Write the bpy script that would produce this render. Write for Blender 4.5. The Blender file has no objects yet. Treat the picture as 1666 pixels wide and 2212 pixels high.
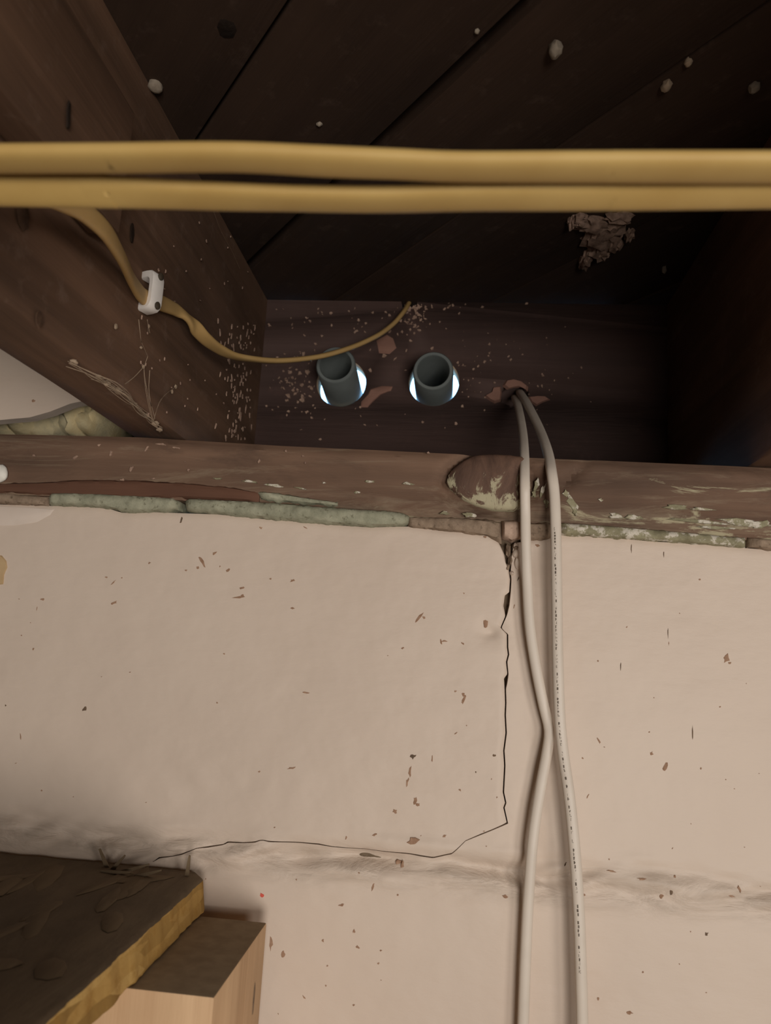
import bpy, bmesh, math, random
from mathutils import Vector, noise, Matrix
random.seed(7)
S = bpy.context.scene
COL = S.collection

# ------------------------------------------------------------------ camera
F, PW, PH = 1640.0, 1666.0, 2212.0
CAM = Vector((0.0, -0.48, 1.82))
yaw, pitch, roll = 0.105, 0.172, 0.06
_f0 = Vector((-math.sin(yaw), math.cos(yaw), 0)); _r0 = Vector((math.cos(yaw), math.sin(yaw), 0)); _z = Vector((0, 0, 1))
FWD = _f0 * math.cos(pitch) + _z * math.sin(pitch)
_u0 = -_f0 * math.sin(pitch) + _z * math.cos(pitch)
RIGHT = _r0 * math.cos(roll) + _u0 * math.sin(roll)
UP = -_r0 * math.sin(roll) + _u0 * math.cos(roll)
cd = bpy.data.cameras.new('camera'); cam = bpy.data.objects.new('camera', cd); COL.objects.link(cam)
M = Matrix((RIGHT, UP, -FWD)).transposed().to_4x4(); M.translation = CAM
cam.matrix_world = M
cd.sensor_fit = 'HORIZONTAL'; cd.sensor_width = 36.0; cd.lens = 36.0 * F / PW
cd.clip_start = 0.01; cd.clip_end = 100
cd.dof.use_dof = True; cd.dof.focus_distance = 0.50; cd.dof.aperture_fstop = 15.0
S.camera = cam

# ------------------------------------------------------------------ world, lamp, exposure
w = bpy.data.worlds.new('sky'); S.world = w; w.use_nodes = True
bg = w.node_tree.nodes['Background']
bg.inputs['Color'].default_value = (0.30, 0.62, 1.0, 1); bg.inputs['Strength'].default_value = 6.0
def area(name, loc, target, size, power, color):
    d = bpy.data.lights.new(name, 'AREA'); d.shape = 'DISK'; d.size = size; d.energy = power; d.color = color
    o = bpy.data.objects.new(name, d); COL.objects.link(o); o.location = loc
    o.rotation_euler = (Vector(target) - Vector(loc)).to_track_quat('-Z', 'Y').to_euler()
    return o
area('work_lamp', (0.80, -1.20, 1.765), (-0.02, 0.0, 1.80), 0.32, 4.6, (1.0, 0.935, 0.865))
area('fill_light', (0.42, -1.70, 1.50), (-0.06, 0.1, 1.95), 0.55, 18.0, (1.0, 0.935, 0.865))  # added fill without a seen source, lifts the rim and the undersides
S.view_settings.view_transform = 'Standard'; S.view_settings.look = 'None'
S.view_settings.gamma = 1.0; S.view_settings.use_curve_mapping = False
S.view_settings.exposure = -0.12

# ------------------------------------------------------------------ helpers
def U(px, py, ax, val):
    "point of the plane axis=val that stands on the line of sight through a photo pixel"
    d = RIGHT * ((px - PW / 2) / F) - UP * ((py - PH / 2) / F) + FWD
    t = (val - CAM[ax]) / d[ax]
    return CAM + d * t
def lin(c):
    return tuple((x / 255 / 12.92) if x / 255 <= 0.04045 else ((x / 255 + 0.055) / 1.055) ** 2.4 for x in c) + (1,)
def n3(x, y, z): return noise.noise(Vector((x, y, z)))
def interp(pts, x):
    if x <= pts[0][0]: a, b = pts[0], pts[1]
    elif x >= pts[-1][0]: a, b = pts[-2], pts[-1]
    else:
        for a, b in zip(pts, pts[1:]):
            if a[0] <= x <= b[0]: break
    t = (x - a[0]) / (b[0] - a[0]) if b[0] != a[0] else 0
    return a[1] + (b[1] - a[1]) * t

class MB:
    def __init__(self): self.v = []; self.f = []
    def add(self, vs, fs):
        o = len(self.v); self.v += [tuple(p) for p in vs]; self.f += [tuple(i + o for i in f) for f in fs]
    def grid(self, rows, close=False):
        n = len(rows[0]); vs = [p for r in rows for p in r]; fs = []
        for i in range(len(rows) - 1):
            for j in range(n if close else n - 1):
                k = (j + 1) % n
                fs.append((i * n + j, i * n + k, (i + 1) * n + k, (i + 1) * n + j))
        self.add(vs, fs)
    def box(self, x0, x1, y0, y1, z0, z1):
        vs = [(x, y, z) for z in (z0, z1) for y in (y0, y1) for x in (x0, x1)]
        self.add(vs, [(0, 2, 3, 1), (4, 5, 7, 6), (0, 1, 5, 4), (2, 6, 7, 3), (0, 4, 6, 2), (1, 3, 7, 5)])
    def build(self, name, mat, parent=None, smooth=True, bevel=0, weld=False):
        me = bpy.data.meshes.new(name); me.from_pydata(self.v, [], self.f)
        bm = bmesh.new(); bm.from_mesh(me)
        if weld: bmesh.ops.remove_doubles(bm, verts=bm.verts, dist=1e-6)
        if bevel: bmesh.ops.bevel(bm, geom=bm.edges[:], offset=bevel, segments=2, affect='EDGES', profile=0.6)
        bmesh.ops.recalc_face_normals(bm, faces=bm.faces[:])
        bm.to_mesh(me); bm.free()
        if smooth:
            for p in me.polygons: p.use_smooth = True
            me.set_sharp_from_angle(angle=math.radians(40))
        me.materials.append(mat)
        o = bpy.data.objects.new(name, me); COL.objects.link(o)
        if parent: o.parent = parent
        return o
def empty(name, loc=(0, 0, 0)):
    o = bpy.data.objects.new(name, None); COL.objects.link(o); o.location = loc; o.empty_display_size = 0.05
    return o
def tag(o, label=None, cat=None, group=None, kind=None):
    if label: o['label'] = label
    if cat: o['category'] = cat
    if group: o['group'] = group
    if kind: o['kind'] = kind
    return o
def recentre(o, c):
    "puts a mesh's origin at c"
    o.data.transform(Matrix.Translation(-Vector(c))); o.location = c
    return o

def catmull(pts, step):
    P = [Vector(p) for p in pts]; P = [P[0] * 2 - P[1]] + P + [P[-1] * 2 - P[-2]]
    out = []; par = []
    for i in range(1, len(P) - 2):
        n = max(2, int((P[i + 1] - P[i]).length / step))
        for k in range(n):
            t = k / n; a, b, c, d = P[i - 1:i + 3]
            out.append(0.5 * ((2 * b) + (c - a) * t + (2 * a - 5 * b + 4 * c - d) * t * t + (3 * b - a - 3 * c + d) * t ** 3)); par.append(i - 1 + t)
    out.append(P[-2]); par.append(len(pts) - 1.0)
    return out, par
def sweep(mb, pts, normals, wd, ht, step=0.003, n=14, cap=True):
    "flat oval cable: wd across, ht thick, flat face towards the normal given for every point"
    path, par = catmull(pts, step); rows = []; frames = []
    for i, p in enumerate(path):
        t = (path[min(i + 1, len(path) - 1)] - path[max(i - 1, 0)]).normalized()
        k = min(int(par[i]), len(normals) - 2); fr = par[i] - k; fr = fr * fr * (3 - 2 * fr)
        nn = Vector(normals[k]).lerp(Vector(normals[k + 1]), fr)
        nn = (nn - t * nn.dot(t)).normalized(); s = t.cross(nn)
        frames.append((p, t, nn, s)); ring = []
        for j in range(n):
            a = 2 * math.pi * j / n; c, q = math.cos(a), math.sin(a)
            sx = math.copysign(abs(c) ** 0.75, c) * wd / 2; sy = math.copysign(abs(q) ** 0.75, q) * ht / 2
            ring.append(p + s * sx + nn * sy)
        rows.append(ring)
    mb.grid(rows, close=True)
    if cap:
        for r in (rows[0], rows[-1]): mb.add(r, [tuple(range(n))])
    return frames
def thread(mb, pts, r, step=0.004):
    path, _ = catmull(pts, step); rows = []
    for i, p in enumerate(path):
        t = (path[min(i + 1, len(path) - 1)] - path[max(i - 1, 0)]).normalized()
        s = t.orthogonal().normalized(); q = t.cross(s); rr = r * (0.7 + 0.6 * abs(n3(p.x * 300, p.y * 300, p.z * 300)))
        rows.append([p + (s * math.cos(a) + q * math.sin(a)) * rr for a in (0, 2.09, 4.19)])
    mb.grid(rows, close=True)
def flake(mb, c, ex, ey, nrm, rx, ry, ang, th, jag=0.35, n=9):
    "irregular thin chip lying on a surface at c (axes ex, ey; outward nrm)"
    ca, sa = math.cos(ang), math.sin(ang); a1 = ex * ca + ey * sa; a2 = ey * ca - ex * sa
    base = []; top = []
    for j in range(n):
        a = 2 * math.pi * j / n; k = 1 + random.uniform(-jag, jag)
        d = a1 * (math.cos(a) * rx * k) + a2 * (math.sin(a) * ry * k)
        base.append(c + d - nrm * 0.0002); top.append(c + d * 0.86 + nrm * th * random.uniform(0.6, 1.2))
    m = c + nrm * th * 1.15
    vs = base + top + [m]; fs = [(j, (j + 1) % n, n + (j + 1) % n, n + j) for j in range(n)] + [(n + j, n + (j + 1) % n, 2 * n) for j in range(n)]
    mb.add(vs, fs)
def polyflake(mb, outline, nrm, th, inset=0.82):
    "chip with a drawn outline (3-D points), raised by th"
    n = len(outline); c = sum((Vector(p) for p in outline), Vector()) / n; nrm = Vector(nrm)
    base = [Vector(p) - nrm * 0.0004 for p in outline]
    top = [c + (Vector(p) - c) * inset + nrm * th * (0.8 + 0.4 * random.random()) for p in outline]
    vs = base + top + [c + nrm * th * 1.1]
    mb.add(vs, [(j, (j + 1) % n, n + (j + 1) % n, n + j) for j in range(n)] + [(n + j, n + (j + 1) % n, 2 * n) for j in range(n)])
def lump(mb, c, rx, ry, rz, seed=0, amp=0.35, fr=1.6, lv=3):
    bm = bmesh.new(); bmesh.ops.create_icosphere(bm, subdivisions=lv, radius=1)
    vs = []
    for v in bm.verts:
        k = 1 + amp * n3(v.co.x * fr + seed, v.co.y * fr, v.co.z * fr) + amp * 0.5 * n3(v.co.x * fr * 3 + seed, v.co.y * fr * 3, v.co.z * fr * 3)
        vs.append((c[0] + v.co.x * rx * k, c[1] + v.co.y * ry * k, c[2] + v.co.z * rz * k))
    mb.add(vs, [tuple(v.index for v in f.verts) for f in bm.faces]); bm.free()

# ------------------------------------------------------------------ materials
class NT:
    def __init__(self, name, rough=0.8, spec=0.25):
        self.m = bpy.data.materials.new(name); self.m.use_nodes = True; self.t = self.m.node_tree
        self.b = self.t.nodes['Principled BSDF']; self.b.inputs['Roughness'].default_value = rough
        self.b.inputs['Specular IOR Level'].default_value = spec
        self.tc = self.t.nodes.new('ShaderNodeTexCoord')
    def n(self, kind, **kw):
        o = self.t.nodes.new('ShaderNode' + kind)
        for k, v in kw.items():
            if k in o.inputs: o.inputs[k].default_value = v
            else: setattr(o, k, v)
        return o
    def l(self, a, b): self.t.links.new(a, b)
    def noise(self, scale, detail=4, rough=0.55, stretch=(1, 1, 1), rot=(0, 0, 0), dist=0):
        mp = self.n('Mapping'); mp.inputs['Scale'].default_value = stretch; mp.inputs['Rotation'].default_value = rot
        self.l(self.tc.outputs['Object'], mp.inputs['Vector'])
        o = self.n('TexNoise', Scale=scale, Detail=detail, Roughness=rough, Distortion=dist); self.l(mp.outputs[0], o.inputs['Vector'])
        return o.outputs['Fac']
    def ramp(self, fac, stops):
        r = self.n('ValToRGB'); e = r.color_ramp.elements
        while len(e) < len(stops): e.new(0.5)
        for i, (p, c) in enumerate(stops): e[i].position = p; e[i].color = c if len(c) == 4 else tuple(c) + (1,)
        self.l(fac, r.inputs['Fac']); return r.outputs['Color']
    def mix(self, fac, a, b, mode='MIX'):
        o = self.n('Mix', data_type='RGBA', blend_type=mode)
        for s, x in ((o.inputs[0], fac), (o.inputs[6], a), (o.inputs[7], b)):
            if isinstance(x, (int, float)): s.default_value = x
            elif isinstance(x, tuple): s.default_value = x
            else: self.l(x, s)
        return o.outputs[2]
    def bump(self, h, strength=0.4, dist=0.001, prev=None):
        o = self.n('Bump', Strength=strength, Distance=dist); self.l(h, o.inputs['Height'])
        if prev: self.l(prev, o.inputs['Normal'])
        return o.outputs['Normal']
    def done(self, col=None, nrm=None):
        if col is not None:
            if isinstance(col, tuple): self.b.inputs['Base Color'].default_value = col
            else: self.l(col, self.b.inputs['Base Color'])
        if nrm is not None: self.l(nrm, self.b.inputs['Normal'])
        return self.m
W0, W1 = (0, 0, 0, 1), (1, 1, 1, 1)
def wood(name, dark, light, stretch, rough=0.8, scale=40, dust=None, dustamt=0.5, bumpd=0.0008, spec=0.2):
    k = NT(name, rough, spec)
    g = k.noise(scale, 6, 0.65, stretch, dist=0.4); big = k.noise(7, 3, 0.5); fine = k.noise(260, 3, 0.6, stretch)
    c = k.ramp(g, [(0.3, lin(dark)), (0.7, lin(light))])
    c = k.mix(k.ramp(big, [(0.35, W0), (0.75, (0.55, 0.55, 0.55, 1))]), c, lin(tuple(x * 0.62 for x in dark)))
    if dust:
        d = k.noise(55, 6, 0.7)
        c = k.mix(k.ramp(d, [(0.56, W0), (0.78, (dustamt,) * 3 + (1,))]), c, lin(dust))
    nb = k.bump(g, 0.7, bumpd * 1.7); nb = k.bump(fine, 0.45, 0.0005, nb)
    return k.done(c, nb)
AX, AY, AZ = (0.06, 1, 1), (1, 0.06, 1), (1, 1, 0.06)
m_joist = wood('old_joist_wood', (88, 66, 51), (124, 94, 74), AY, dust=(140, 118, 104), dustamt=0.4)
m_rim = wood('dark_rim_wood', (76, 60, 56), (94, 74, 68), AX, dust=(110, 84, 78), dustamt=0.25)
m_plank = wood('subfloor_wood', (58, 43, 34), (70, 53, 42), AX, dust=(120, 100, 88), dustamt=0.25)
m_redwood = wood('reddish_wood', (98, 68, 54), (120, 86, 68), AX)
m_bright = wood('fresh_split_wood', (126, 92, 80), (156, 118, 102), AX)
m_pine = wood('pale_pine', (196, 158, 120), (226, 190, 150), AZ, rough=0.65)
m_chip = wood('wood_debris', (128, 102, 88), (190, 160, 140), (1, 1, 1), scale=200)
m_osb_strand = wood('strand_wood', (116, 98, 76), (142, 122, 96), (1, 0.2, 1))
def mk_sill():
    k = NT('sill_wood_paint_worn', 0.75, 0.25)
    g = k.noise(34, 6, 0.65, AX, dist=0.5); big = k.noise(9, 3); st = k.noise(60, 7, 0.7, (0.22, 1, 1), dist=0.8)
    c = k.ramp(g, [(0.28, lin((90, 69, 56))), (0.72, lin((130, 102, 83)))])
    c = k.mix(k.ramp(big, [(0.4, W0), (0.7, (0.6,) * 3 + (1,))]), c, lin((76, 60, 50)))
    sx = k.n('SeparateXYZ'); k.l(k.tc.outputs['Object'], sx.inputs[0])
    # remains of pale green paint, thicker towards the wall and towards the right end
    mr = k.n('MapRange'); k.l(sx.outputs['Z'], mr.inputs[0]); mr.inputs[1].default_value = 1.928; mr.inputs[2].default_value = 1.900; mr.inputs[3].default_value = 0.0; mr.inputs[4].default_value = 0.16
    mx = k.n('MapRange'); k.l(sx.outputs['X'], mx.inputs[0]); mx.inputs[1].default_value = 0.0; mx.inputs[2].default_value = 0.17; mx.inputs[3].default_value = -0.03; mx.inputs[4].default_value = 0.09
    a1 = k.n('Math', operation='ADD'); k.l(st, a1.inputs[0]); k.l(mr.outputs[0], a1.inputs[1])
    a2 = k.n('Math', operation='ADD'); k.l(a1.outputs[0], a2.inputs[0]); k.l(mx.outputs[0], a2.inputs[1])
    mask = k.ramp(a2.outputs[0], [(0.68, W0), (0.74, (0.85,) * 3 + (1,))])
    c = k.mix(mask, c, lin((176, 168, 138)))
    sk = k.noise(75, 7, 0.75, (0.10, 1, 1), dist=1.2)
    m2 = k.n('Math', operation='ADD'); k.l(sk, m2.inputs[0]); k.l(mr.outputs[0], m2.inputs[1])
    c = k.mix(k.ramp(m2.outputs[0], [(0.56, W0), (0.75, (0.5,) * 3 + (1,))]), c, lin((152, 136, 114)))
    gr = k.noise(22, 6, 0.7, (0.5, 1, 1.3), dist=0.5)
    c = k.mix(k.ramp(gr, [(0.52, W0), (0.72, (0.6,) * 3 + (1,))]), c, lin((64, 49, 41)))
    return k.done(c, k.bump(sk, 0.4, 0.0006, k.bump(st, 0.5, 0.0008, k.bump(g, 0.5, 0.0008))))
m_sill = mk_sill()
def mk_knot():
    k = NT('knot_wood_green_paint', 0.7, 0.3)
    g = k.noise(60, 6, 0.65, (1, 1, 0.35), dist=0.6); st = k.noise(95, 7, 0.75, (1, 1, 0.45), dist=0.8)
    c = k.ramp(g, [(0.3, lin((66, 48, 40))), (0.7, lin((116, 88, 72)))])
    sx = k.n('SeparateXYZ'); k.l(k.tc.outputs['Object'], sx.inputs[0])
    mr = k.n('MapRange'); k.l(sx.outputs['Z'], mr.inputs[0]); mr.inputs[1].default_value = 0.010; mr.inputs[2].default_value = -0.016; mr.inputs[3].default_value = -0.10; mr.inputs[4].default_value = 0.16
    a1 = k.n('Math', operation='ADD'); k.l(st, a1.inputs[0]); k.l(mr.outputs[0], a1.inputs[1])
    c = k.mix(k.ramp(a1.outputs[0], [(0.545, W0), (0.60, (0.85,) * 3 + (1,))]), c, lin((184, 176, 146)))
    return k.done(c, k.bump(a1.outputs[0], 0.6, 0.001))
m_knot = mk_knot()
def mk_wall():
    k = NT('cream_masonry_paint', 0.55, 0.35)
    big = k.noise(5, 3); mid = k.noise(38, 5, 0.6, (0.5, 1, 1.2)); fine = k.noise(420, 4, 0.6); brush = k.noise(130, 3, 0.5, (0.12, 1, 1))
    c = k.ramp(big, [(0.3, lin((204, 186, 170))), (0.7, lin((212, 195, 179)))])
    c = k.mix(k.ramp(mid, [(0.62, W0), (0.85, (0.25,) * 3 + (1,))]), c, lin((188, 164, 142)))
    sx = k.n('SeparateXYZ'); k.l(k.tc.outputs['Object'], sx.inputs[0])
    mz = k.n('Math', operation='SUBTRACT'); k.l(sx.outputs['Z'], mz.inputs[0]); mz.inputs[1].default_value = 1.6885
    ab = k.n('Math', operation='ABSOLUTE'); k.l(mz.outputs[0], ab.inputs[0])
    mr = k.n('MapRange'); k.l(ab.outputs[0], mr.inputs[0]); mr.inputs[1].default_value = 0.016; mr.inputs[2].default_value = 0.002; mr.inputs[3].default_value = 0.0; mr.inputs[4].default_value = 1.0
    joint_shade = k.noise(52, 5, 0.65, (0.45, 1, 1.6), dist=0.6)
    gm = k.n('Math', operation='MULTIPLY'); k.l(mr.outputs[0], gm.inputs[0]); k.l(k.ramp(joint_shade, [(0.42, W0), (0.68, (0.75,) * 3 + (1,))]), gm.inputs[1])
    c = k.mix(gm.outputs[0], c, lin((164, 148, 132)))  # grey shade between the joint's lumps, put into the wall colour
    nb = k.bump(mid, 0.5, 0.0014)
    nb = k.bump(gm.outputs[0], 0.5, 0.002, nb); nb = k.bump(brush, 0.22, 0.0004, nb); nb = k.bump(fine, 0.22, 0.00025, nb)
    return k.done(c, nb)
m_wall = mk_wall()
def mk_mortar(name, a, b, spot, white=0.0):
    k = NT(name, 0.85, 0.2)
    n1 = k.noise(90, 6, 0.7); n2 = k.noise(300, 4, 0.6)
    c = k.ramp(n1, [(0.32, lin(a)), (0.68, lin(b))])
    c = k.mix(k.ramp(n2, [(0.58, W0), (0.70, (0.8,) * 3 + (1,))]), c, lin(spot))
    if white: c = k.mix(k.ramp(k.noise(150, 5, 0.7), [(0.50, W0), (0.58, (white,) * 3 + (1,))]), c, lin((208, 200, 186)))
    return k.done(c, k.bump(n1, 0.6, 0.0012, k.bump(n2, 0.5, 0.0005)))
m_green = mk_mortar('green_painted_mortar', (132, 132, 112), (168, 166, 144), (96, 92, 72))
m_greyb = mk_mortar('grey_brown_mortar', (116, 98, 82), (158, 138, 118), (80, 66, 52))
m_pinkm = mk_mortar('pinkish_mortar', (160, 136, 118), (190, 164, 146), (104, 84, 68))
m_flaky = mk_mortar('flaking_white_green_mortar', (120, 114, 90), (158, 152, 124), (86, 78, 56), white=0.9)
m_core = mk_mortar('bare_joint', (96, 82, 66), (120, 104, 86), (60, 50, 40))
def plain(name, c, c2=None, rough=0.6, scale=60, spec=0.3, bump=0.0):
    k = NT(name, rough, spec); n = k.noise(scale, 4)
    col = k.ramp(n, [(0.35, lin(c)), (0.7, lin(c2 or tuple(min(255, x * 1.08) for x in c)))])
    return k.done(col, k.bump(n, 0.4, bump) if bump else None)
m_yellow = plain('yellow_cable_sheath', (180, 148, 86), (190, 160, 98), 0.6, 30, 0.4)
m_yellow2 = plain('yellow_branch_sheath', (180, 146, 92), (192, 158, 104), 0.55, 30, 0.4)
m_white = plain('white_cable_sheath', (204, 192, 178), (212, 200, 186), 0.45, 40, 0.4)
m_print = plain('dark_cable_print', (92, 82, 72), (110, 98, 86), 0.7, 500)
m_clip = plain('white_plastic', (222, 216, 210), None, 0.4)
m_nail = plain('dark_nail', (58, 50, 40), (80, 70, 56), 0.5)
m_pvc = plain('grey_pvc', (104, 110, 108), (112, 118, 116), 0.45, 40, 0.4)
m_web = plain('dusty_web', (150, 130, 110), (170, 150, 128), 0.95, 200, 0.05)
m_webdark = plain('brown_web', (120, 98, 80), (140, 116, 96), 0.95, 200, 0.05)
m_cocoon = plain('pale_silk', (136, 124, 110), (158, 146, 130), 0.9, 300, 0.1, 0.0006)
m_nest = plain('dried_mud', (126, 104, 90), (164, 138, 122), 0.95, 220, 0.05, 0.0015)
m_plaster = plain('white_plaster', (226, 222, 212), None, 0.8, 120, 0.2, 0.0008)
m_palepatch = plain('paler_wall_tone', (214, 198, 184), (218, 203, 190), 0.7, 60)
m_tape = plain('tan_tape', (180, 150, 112), (196, 168, 128), 0.6)
m_dirt = plain('brown_dirt', (142, 110, 88), (170, 138, 114), 0.9, 300)
m_dirtdark = plain('dark_dirt', (96, 80, 66), (122, 100, 80), 0.9, 300)
m_red = plain('red_paint', (196, 84, 70), None, 0.6)
m_insul = None
def mk_insul():
    k = NT('yellowed_insulation', 0.95, 0.05)
    a = k.noise(26, 5, 0.6); f = k.noise(260, 4, 0.7)
    c = k.ramp(a, [(0.3, lin((176, 170, 146))), (0.5, lin((222, 206, 164))), (0.7, lin((206, 180, 128)))])
    return k.done(c, k.bump(f, 0.6, 0.001))
m_insul = mk_insul()
def mk_osb():
    k = NT('oriented_strand_board', 0.85, 0.15)
    mp = k.n('Mapping'); mp.inputs['Scale'].default_value = (1, 0.35, 3); mp.inputs['Rotation'].default_value = (0, 0, 0.5)
    k.l(k.tc.outputs['Object'], mp.inputs[0])
    v = k.n('TexVoronoi', Scale=70.0); k.l(mp.outputs[0], v.inputs['Vector'])
    bw = k.n('RGBToBW'); k.l(v.outputs['Color'], bw.inputs[0])
    n = k.noise(120, 5, 0.7)
    c = k.ramp(bw.outputs[0], [(0.2, lin((150, 118, 66))), (0.5, lin((176, 140, 80))), (0.8, lin((190, 156, 96)))])
    c = k.mix(k.ramp(n, [(0.5, W0), (0.75, (0.7,) * 3 + (1,))]), c, lin((150, 108, 48)))
    return k.done(c, k.bump(bw.outputs[0], 0.4, 0.0008, k.bump(n, 0.5, 0.0008)))
m_osb = mk_osb()
m_osbtop = wood('shaded_strand_board_face', (108, 92, 74), (138, 120, 97), (1, 0.3, 1), scale=60, dust=(92, 80, 66), dustamt=0.6)  # dimness of the board's top under grazing light, put into its colour
m_endgrain = plain('shaded_end_grain', (142, 124, 102), (158, 140, 116), 0.9, 120, 0.1, 0.0004)  # end grain, darkened in colour for the grazing light on the post top
m_room = plain('room_wall_paint', (186, 176, 164), None, 0.8, 3)
m_floor = plain('painted_concrete_floor', (196, 190, 180), (206, 200, 190), 0.85, 8)

# ------------------------------------------------------------------ key levels
ZJ = U(336, 932, 1, 0)[2]              # underside of the left joist = top of the sill
RIM_Y = 0.190                          # face of the rim joist
SUB_Z = ZJ + 0.188                     # underside of the subfloor
XJ = -0.197                            # right face of the left joist
XR = 0.176                             # left face of the right joist
XMIN, XMAX, YREAR = -1.7, 1.9, -2.8

# ------------------------------------------------------------------ room shell
def struct(name, mb, mat): return tag(mb.build(name, mat), kind='structure')
b = MB(); b.box(XMIN, XMAX, YREAR, 0.20, -0.1, 0.0); struct('floor', b, m_floor)
b = MB(); b.box(XMIN - 0.1, XMIN, YREAR, 0.228, 0.0, SUB_Z + 0.05); struct('wall_left', b, m_room)
b = MB(); b.box(XMAX, XMAX + 0.1, YREAR, 0.228, 0.0, SUB_Z + 0.05); struct('wall_right', b, m_room)
b = MB(); b.box(XMIN - 0.1, XMAX + 0.1, YREAR - 0.1, YREAR, 0.0, SUB_Z + 0.05); struct('wall_rear', b, m_room)
b = MB(); b.box(XMIN - 0.1, XMAX + 0.1, YREAR - 0.1, 0.26, SUB_Z + 0.021, SUB_Z + 0.045)
ceiling = struct('ceiling', b, plain('black_building_paper', (26, 24, 22), (34, 31, 28), 0.95, 20, 0.05))

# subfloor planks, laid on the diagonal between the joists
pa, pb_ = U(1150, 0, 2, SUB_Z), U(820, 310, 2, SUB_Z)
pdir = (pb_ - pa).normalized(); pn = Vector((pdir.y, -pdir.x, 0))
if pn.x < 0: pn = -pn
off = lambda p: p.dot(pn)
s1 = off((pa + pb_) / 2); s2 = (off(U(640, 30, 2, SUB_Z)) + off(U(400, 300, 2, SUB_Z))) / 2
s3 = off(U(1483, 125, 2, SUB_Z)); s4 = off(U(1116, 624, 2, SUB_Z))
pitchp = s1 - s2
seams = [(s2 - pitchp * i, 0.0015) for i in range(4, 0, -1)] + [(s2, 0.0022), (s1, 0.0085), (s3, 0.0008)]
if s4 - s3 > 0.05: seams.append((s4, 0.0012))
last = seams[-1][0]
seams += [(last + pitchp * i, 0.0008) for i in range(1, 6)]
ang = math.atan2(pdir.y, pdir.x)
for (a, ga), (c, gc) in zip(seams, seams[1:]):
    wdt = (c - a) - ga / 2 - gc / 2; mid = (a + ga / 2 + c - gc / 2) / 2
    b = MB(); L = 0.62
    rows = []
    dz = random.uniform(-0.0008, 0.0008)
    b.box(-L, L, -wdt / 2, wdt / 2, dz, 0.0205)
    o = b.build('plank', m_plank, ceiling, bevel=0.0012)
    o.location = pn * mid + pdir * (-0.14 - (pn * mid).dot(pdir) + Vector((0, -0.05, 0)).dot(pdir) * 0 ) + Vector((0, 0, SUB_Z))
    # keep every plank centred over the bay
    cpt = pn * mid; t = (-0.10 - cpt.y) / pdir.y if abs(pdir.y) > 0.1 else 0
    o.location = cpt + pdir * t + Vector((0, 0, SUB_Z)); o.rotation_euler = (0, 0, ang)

for (x, y, rx, ry, th) in ((490, 62, 0.0058, 0.0072, 0.0004),):
    b = MB(); flake(b, U(x, y, 2, SUB_Z - 0.0006), Vector((1, 0, 0)), Vector((0, 1, 0)), Vector((0, 0, -1)), rx, ry, 0.3, th, 0.12, 14)
    b.build('knot', wood('plank_knot', (30, 22, 17), (44, 33, 26), (1, 1, 1), scale=200), ceiling)['label'] = 'dark knot in a plank'

# ------------------------------------------------------------------ masonry wall
wall = empty('wall_back'); tag(wall, kind='structure')
b = MB(); b.box(XMIN, XMAX, 0.008, 0.19, 0.0, 1.893); core = b.build('wall_core', m_core, wall)
def H(px, py, p):
    "relief of the painted surface in metres (towards the room is negative y)"
    h = 0.0007 * n3(p.x * 14, 3.1, p.z * 14) + 0.00035 * n3(p.x * 60, 7.7, p.z * 60) + 0.00012 * n3(p.x * 220, 1.7, p.z * 220)
    yj = interp([(-400, 1745), (0, 1785), (300, 1825), (560, 1845), (940, 1868), (1150, 1893), (1400, 1905), (1666, 1945), (2000, 1975)], px)
    d = (py - yj) / 34.0; g = math.exp(-d * d)
    h += g * (0.0075 * n3(p.x * 22 + p.z * 30, 9.0, p.z * 70) + 0.0045 * n3(p.x * 48 - p.z * 60, 5.0, p.z * 90) + 0.0004 * n3(p.x * 150, 5.0, p.z * 190) + 0.0012)
    h += g * 0.0016 * max(0, n3(p.x * 9, 1.5, 2.5)) * n3(p.x * 110, 4.0, p.z * 120)
    rim = math.exp(-((py - yj + 46) / 14.0) ** 2); h -= rim * 0.0010 * (0.6 + n3(p.x * 40, 2, 0))
    xj = 1150; e = (px - xj) / 40.0
    if py < yj + 20: h += math.exp(-e * e) * (0.0018 + 0.0014 * n3(p.x * 70, 4.0, p.z * 45))
    # dinged patch beside the crack
    h += 0.0022 * math.exp(-((px - 1060) / 26) ** 2 - ((py - 1362) / 22) ** 2) * (1 + n3(p.x * 150, 2, p.z * 150))
    h += 0.0012 * math.exp(-((px - 430) / 170) ** 2 - ((py - 1690) / 45) ** 2) * n3(p.x * 60, 8, p.z * 60)
    return h
def dens(pts, n):
    "polyline -> n+1 points at equal arc length"
    L = [0]
    for a, c in zip(pts, pts[1:]): L.append(L[-1] + math.hypot(c[0] - a[0], c[1] - a[1]))
    out = []
    for i in range(n + 1):
        s = L[-1] * i / n; k = 0
        while k < len(L) - 2 and L[k + 1] < s: k += 1
        t = (s - L[k]) / max(1e-9, L[k + 1] - L[k])
        out.append((pts[k][0] + (pts[k + 1][0] - pts[k][0]) * t, pts[k][1] + (pts[k + 1][1] - pts[k][1]) * t))
    return out
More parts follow.
